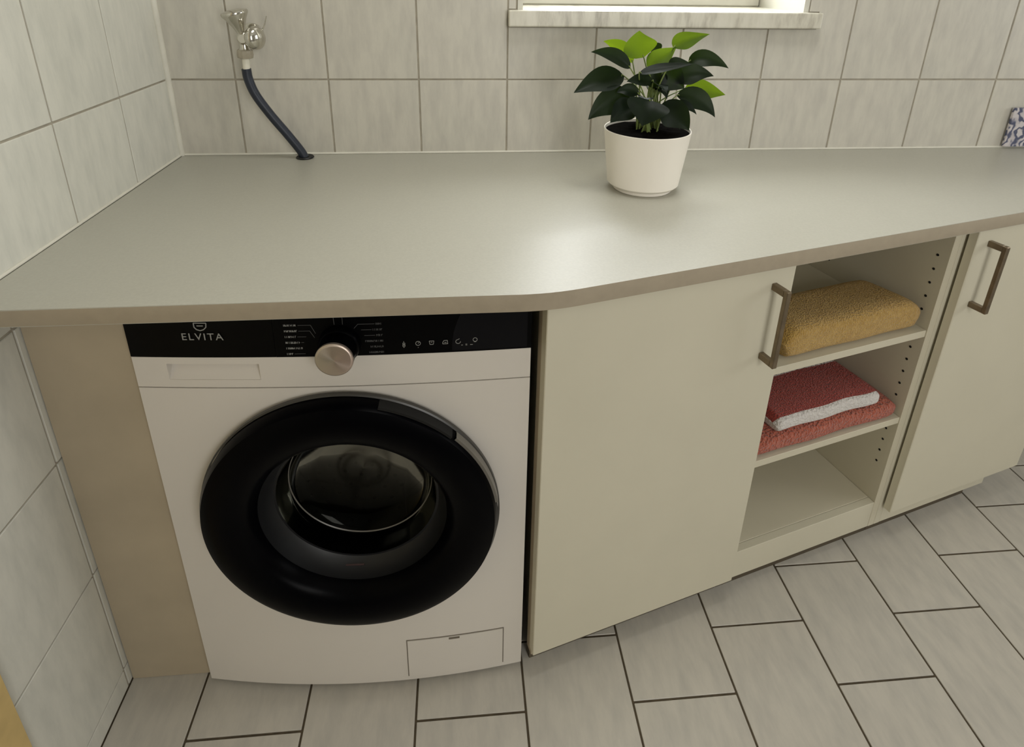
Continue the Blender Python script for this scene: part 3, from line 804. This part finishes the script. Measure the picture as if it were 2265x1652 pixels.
# ------------------------------------------------------------------ potted plant
pp = thing('potted_plant', 'leafy green houseplant in a plain cream pot on the worktop below the window', 'plant', (1.047, -.272, HT + .0003))
bm = bmesh.new()
lathe(bm, [(.0005, .0), (.0590, .0), (.0605, .0015), (.0610, .0075), (.0680, .0095), (.0735, .0150), (.0870, .1230), (.0876, .1270), (.0866, .1285), (.0850, .1275), (.0846, .1230), (.0842, .1150)], 96, 'Z')
obj('pot', bm, M['pot'], pp, 35)
bm = bmesh.new(); rr = random.Random(2); rg = lathe(bm, [(.0842, .1215)] + [(.0842 * (1 - k / 8), .1225 + .004 * (k / 8)) for k in range(1, 8)] + [(.001, .1265)], 48, 'Z')
for v in bm.verts: v.co.z += rr.uniform(-.0015, .0025) if math.hypot(v.co.x, v.co.y) < .08 else 0
obj('soil', bm, M['soil'], pp, 60)
LEAVES = [
    ([0.9906, -0.27, 1.093], [0.9378, -0.285, 1.085], [0.8853, -0.3, 1.0659], 0.0498, [-0.151, 0.632, 0.76]),
    ([1.0143, -0.24, 1.1145], [0.9889, -0.225, 1.1417], [0.9581, -0.21, 1.1536], 0.0315, [0.374, -0.432, 0.821]),
    ([0.9988, -0.28, 1.1098], [0.9604, -0.29, 1.1348], [0.9139, -0.3, 1.1432], 0.0315, [0.469, 0.574, 0.671]),
    ([1.0263, -0.27, 1.1294], [1.0193, -0.26, 1.152], [1.019, -0.25, 1.1783], 0.0597, [0.932, -0.264, 0.247]),
    ([1.0836, -0.27, 1.1475], [1.1141, -0.255, 1.1608], [1.1663, -0.24, 1.1716], 0.0348, [-0.195, 0.644, 0.74]),
    ([1.0299, -0.29, 1.1098], [1.056, -0.28, 1.1278], [1.0897, -0.27, 1.149], 0.0398, [-0.562, 0.403, 0.722]),
    ([1.1245, -0.25, 1.1177], [1.1597, -0.26, 1.1254], [1.2012, -0.27, 1.1085], 0.0332, [0.246, 0.434, 0.867]),
    ([1.0674, -0.3, 1.1174], [1.0835, -0.305, 1.1225], [1.1109, -0.31, 1.1211], 0.0249, [0.117, 0.628, 0.769]),
    ([1.0855, -0.29, 1.0843], [1.1191, -0.295, 1.1017], [1.1597, -0.3, 1.0981], 0.0381, [-0.065, 0.452, 0.89]),
    ([1.1229, -0.25, 1.0646], [1.1631, -0.245, 1.0604], [1.2165, -0.24, 1.0496], 0.0398, [0.143, 0.123, 0.982]),
    ([1.0932, -0.29, 1.0582], [1.1363, -0.3, 1.0508], [1.1691, -0.31, 1.0186], 0.0398, [0.54, 0.322, 0.777]),
    ([1.0829, -0.3, 1.0355], [1.1052, -0.31, 1.0422], [1.1269, -0.32, 1.0266], 0.0199, [0.345, 0.478, 0.808]),
    ([1.0456, -0.33, 1.0437], [1.078, -0.3425, 1.0297], [1.101, -0.355, 1.0038], 0.0514, [0.57, -0.045, 0.821]),
    ([1.0274, -0.33, 1.0573], [1.0192, -0.3425, 1.0406], [1.009, -0.355, 1.0135], 0.0746, [-0.921, 0.337, 0.195]),
    ([1.0055, -0.29, 1.0553], [0.9555, -0.3, 1.0467], [0.9146, -0.31, 1.0153], 0.0514, [-0.438, 0.292, 0.85]),
    ([1.0055, -0.31, 1.0441], [0.9775, -0.32, 1.0342], [0.9537, -0.33, 1.0138], 0.0431, [-0.567, 0.319, 0.76]),
    ([1.0144, -0.3, 1.0634], [0.9905, -0.3, 1.071], [0.9694, -0.3, 1.0665], 0.0249, [0.17, 0.46, 0.871]),
    ([1.0061, -0.315, 1.1049], [1.0496, -0.3175, 1.1156], [1.1081, -0.32, 1.1248], 0.0216, [0.064, 0.774, 0.63]),
    ([1.0599, -0.29, 1.1039], [1.0816, -0.295, 1.0897], [1.1035, -0.3, 1.0739], 0.0464, [0.56, -0.041, 0.827]),
    ([1.0382, -0.305, 1.0884], [1.0103, -0.31, 1.0923], [0.9833, -0.315, 1.0902], 0.0249, [0.131, 0.551, 0.824]),
    ([1.0651, -0.24, 1.1346], [1.0591, -0.235, 1.1462], [1.0568, -0.23, 1.1533], 0.0232, [0.851, -0.196, 0.487]),
    ([1.0478, -0.28, 1.1023], [1.0527, -0.285, 1.0849], [1.0577, -0.29, 1.066], 0.0398, [0.915, -0.246, 0.319]),
    ([1.0741, -0.27, 1.1068], [1.0593, -0.27, 1.0977], [1.0284, -0.27, 1.0915], 0.0332, [-0.111, 0.694, 0.712]),
]
def leaf(Bp, Mp, Tp, w, Wd, k):
    base = Vector((1.047, -.272, HT)); Bp, Mp, Tp = Vector(Bp) - base, Vector(Mp) - base, Vector(Tp) - base
    C = 2 * Mp - (Bp + Tp) / 2; Wd = Vector(Wd).normalized()
    bm = bmesh.new(); nl, nw = 14, 6; grid = []
    rnd = random.Random(k * 31 + 5); wavy = rnd.uniform(0, 6.28)
    for i in range(nl + 1):
        t = i / nl; p = Bp * (1 - t) ** 2 + C * 2 * t * (1 - t) + Tp * t * t
        tan = ((C - Bp) * (1 - t) + (Tp - C) * t).normalized()
        W = (Wd - tan * Wd.dot(tan)).normalized(); nrm = tan.cross(W)
        if nrm.z < 0: nrm = -nrm
        prof = math.sin(math.pi * t ** .82) ** .85 * (1.08 - .42 * t * t) if 0 < t < 1 else 0
        hw = w * .54 * max(prof, .015 if t < 1 else .004)
        row = []
        for j in range(nw + 1):
            q = (j / nw - .5) * 2
            lift = hw * (.22 * abs(q) + .06 * math.sin(7 * t + wavy + q * 1.5) * abs(q))
            row.append(bm.verts.new(p + W * hw * q + nrm * lift))
        grid.append(row)
    for A, Bq in zip(grid, grid[1:]):
        for j in range(nw): bm.faces.new((A[j], A[j + 1], Bq[j + 1], Bq[j]))
    bmesh.ops.recalc_face_normals(bm, faces=bm.faces)
    o = obj('leaf', bm, M['leaf_young'] if k in (1, 3, 4, 5, 9) else M['leaf'], pp, 60)
    bm = bmesh.new(); a = 2.4 * k; root = Vector((.022 * math.cos(a), .022 * math.sin(a), .108))
    mid = root.lerp(Bp, .55) + Vector((0, 0, .012)); mid.x = root.x + (Bp.x - root.x) * .4
    path = spline([root, mid, Bp, Bp.lerp(C, .12)], 6)
    tube(bm, path, [.0017 - .0009 * i / len(path) for i in range(len(path))], 6)
    st = obj('leaf_stalk', bm, M['stem'], o, 60)
for k, L in enumerate(LEAVES): leaf(*L, k)
rl = random.Random(11)
for k in (0, 1, 2, 3, 4, 8, 9, 10, 11):            # inner and rear leaves that fill the crown
    a = 2 * math.pi * (k + .3 * rl.random()) / 12; r0, r1 = .018, rl.uniform(.045, .075); z = HT + rl.uniform(.150, .225)
    b0 = (1.043 + r0 * math.cos(a), -.268 + r0 * math.sin(a), z); t0 = (1.043 + r1 * math.cos(a), -.268 + r1 * math.sin(a), z + rl.uniform(-.03, .012))
    m0 = tuple((p + q) / 2 + (.010 if i == 2 else 0) for i, (p, q) in enumerate(zip(b0, t0)))
    leaf(b0, m0, t0, rl.uniform(.026, .036), (-math.sin(a), math.cos(a), rl.uniform(-.3, .3)), 40 + k)

# ------------------------------------------------------------------ tap and hose on the back wall
tap = thing('water_tap', 'chrome washing machine tap on the tiled back wall near the corner', 'tap', (.203, 0, 1.140))
def lath_dir(name, prof, origin, direction, material, parent, n=40, sm=40, caps=(True, True)):
    bm = bmesh.new(); lathe(bm, prof, n, 'Z', (0, 0, 0), *caps)
    q = Vector((0, 0, 1)).rotation_difference(Vector(direction).normalized()); bm.transform(Matrix.Translation(Vector(origin)) @ q.to_matrix().to_4x4())
    return obj(name, bm, material, parent, sm)
lath_dir('wall_flange', [(.0270, .0), (.0270, .003), (.0150, .009), (.0110, .010)], (0, -.0005, .0), (0, -1, 0), M['chrome'], tap)
lath_dir('valve_body', [(.0105, .008), (.0105, .040), (.0130, .044), (.0140, .056), (.0130, .068), (.0090, .072)], (0, 0, .0), (0, -1, 0), M['chrome'], tap)
lath_dir('tap_handle', [(.0070, .006), (.0085, .016), (.0120, .026), (.0210, .044), (.0275, .054), (.0285, .058), (.0270, .0615), (.015, .064), (.0005, .0645)], (-.002, -.056, -.004), (-.18, -.10, 1.0), M['chrome'], tap)
lath_dir('check_valve_cap', [(.0100, .000), (.0150, .010), (.0225, .015), (.0250, .021), (.0240, .028), (.0180, .034), (.0080, .037), (.0005, .0375)], (.006, -.054, .0), (.86, -.52, .05), M['chrome'], tap)
lath_dir('spout', [(.0110, .0), (.0105, .020), (.0130, .026)], (-.002, -.056, .0), (-.04, 0, -1), M['chrome'], tap)
nut = lath_dir('union_nut', [(.0135, .024), (.0165, .026), (.0175, .036), (.0165, .042), (.0120, .0435)], (-.002, -.056, .0), (-.04, 0, -1), M['clear_plastic'], tap, 12, 20)
lath_dir('hose_connector', [(.0072, .042), (.0078, .050), (.0072, .070)], (-.002, -.056, .0), (-.04, 0, -1), M['white_plastic'], tap)
bm = bmesh.new(); tube(bm, [(.038, -.050, .016), (.045, -.050, .030), (.050, -.050, .046)], [.0016, .0014, .0010], 8)
obj('bleed_lever', bm, M['chrome'], tap, 60)
bm = bmesh.new()
path = spline([(.1975, -.056, 1.0740), (.1990, -.055, 1.050), (.2090, -.052, 1.015), (.2340, -.046, .968), (.2650, -.038, .918), (.2870, -.032, .880), (.2955, -.030, .861)], 10)
tube(bm, path, .0102, 16)
hose = obj('water_hose', bm, M['hose'], None, 60)
for v in hose.data.vertices: v.co -= Vector((.2955, -.030, .861))
hose.location = (.2955, -.030, .861)
tag(hose, 'dark blue-black rubber hose from the tap down into the worktop hole', 'hose')

# ------------------------------------------------------------------ decorated tile at the right edge
bm = bmesh.new(); box(bm, 0, .104, -.0075, 0, 0, .104, .0012)
deco = obj('decorative_tile', bm, M['pattern']); deco.location = (2.1075, -.0052, HT + .0048)
tag(deco, 'small blue and white patterned tile against the back wall at the right end', 'decorative tile')
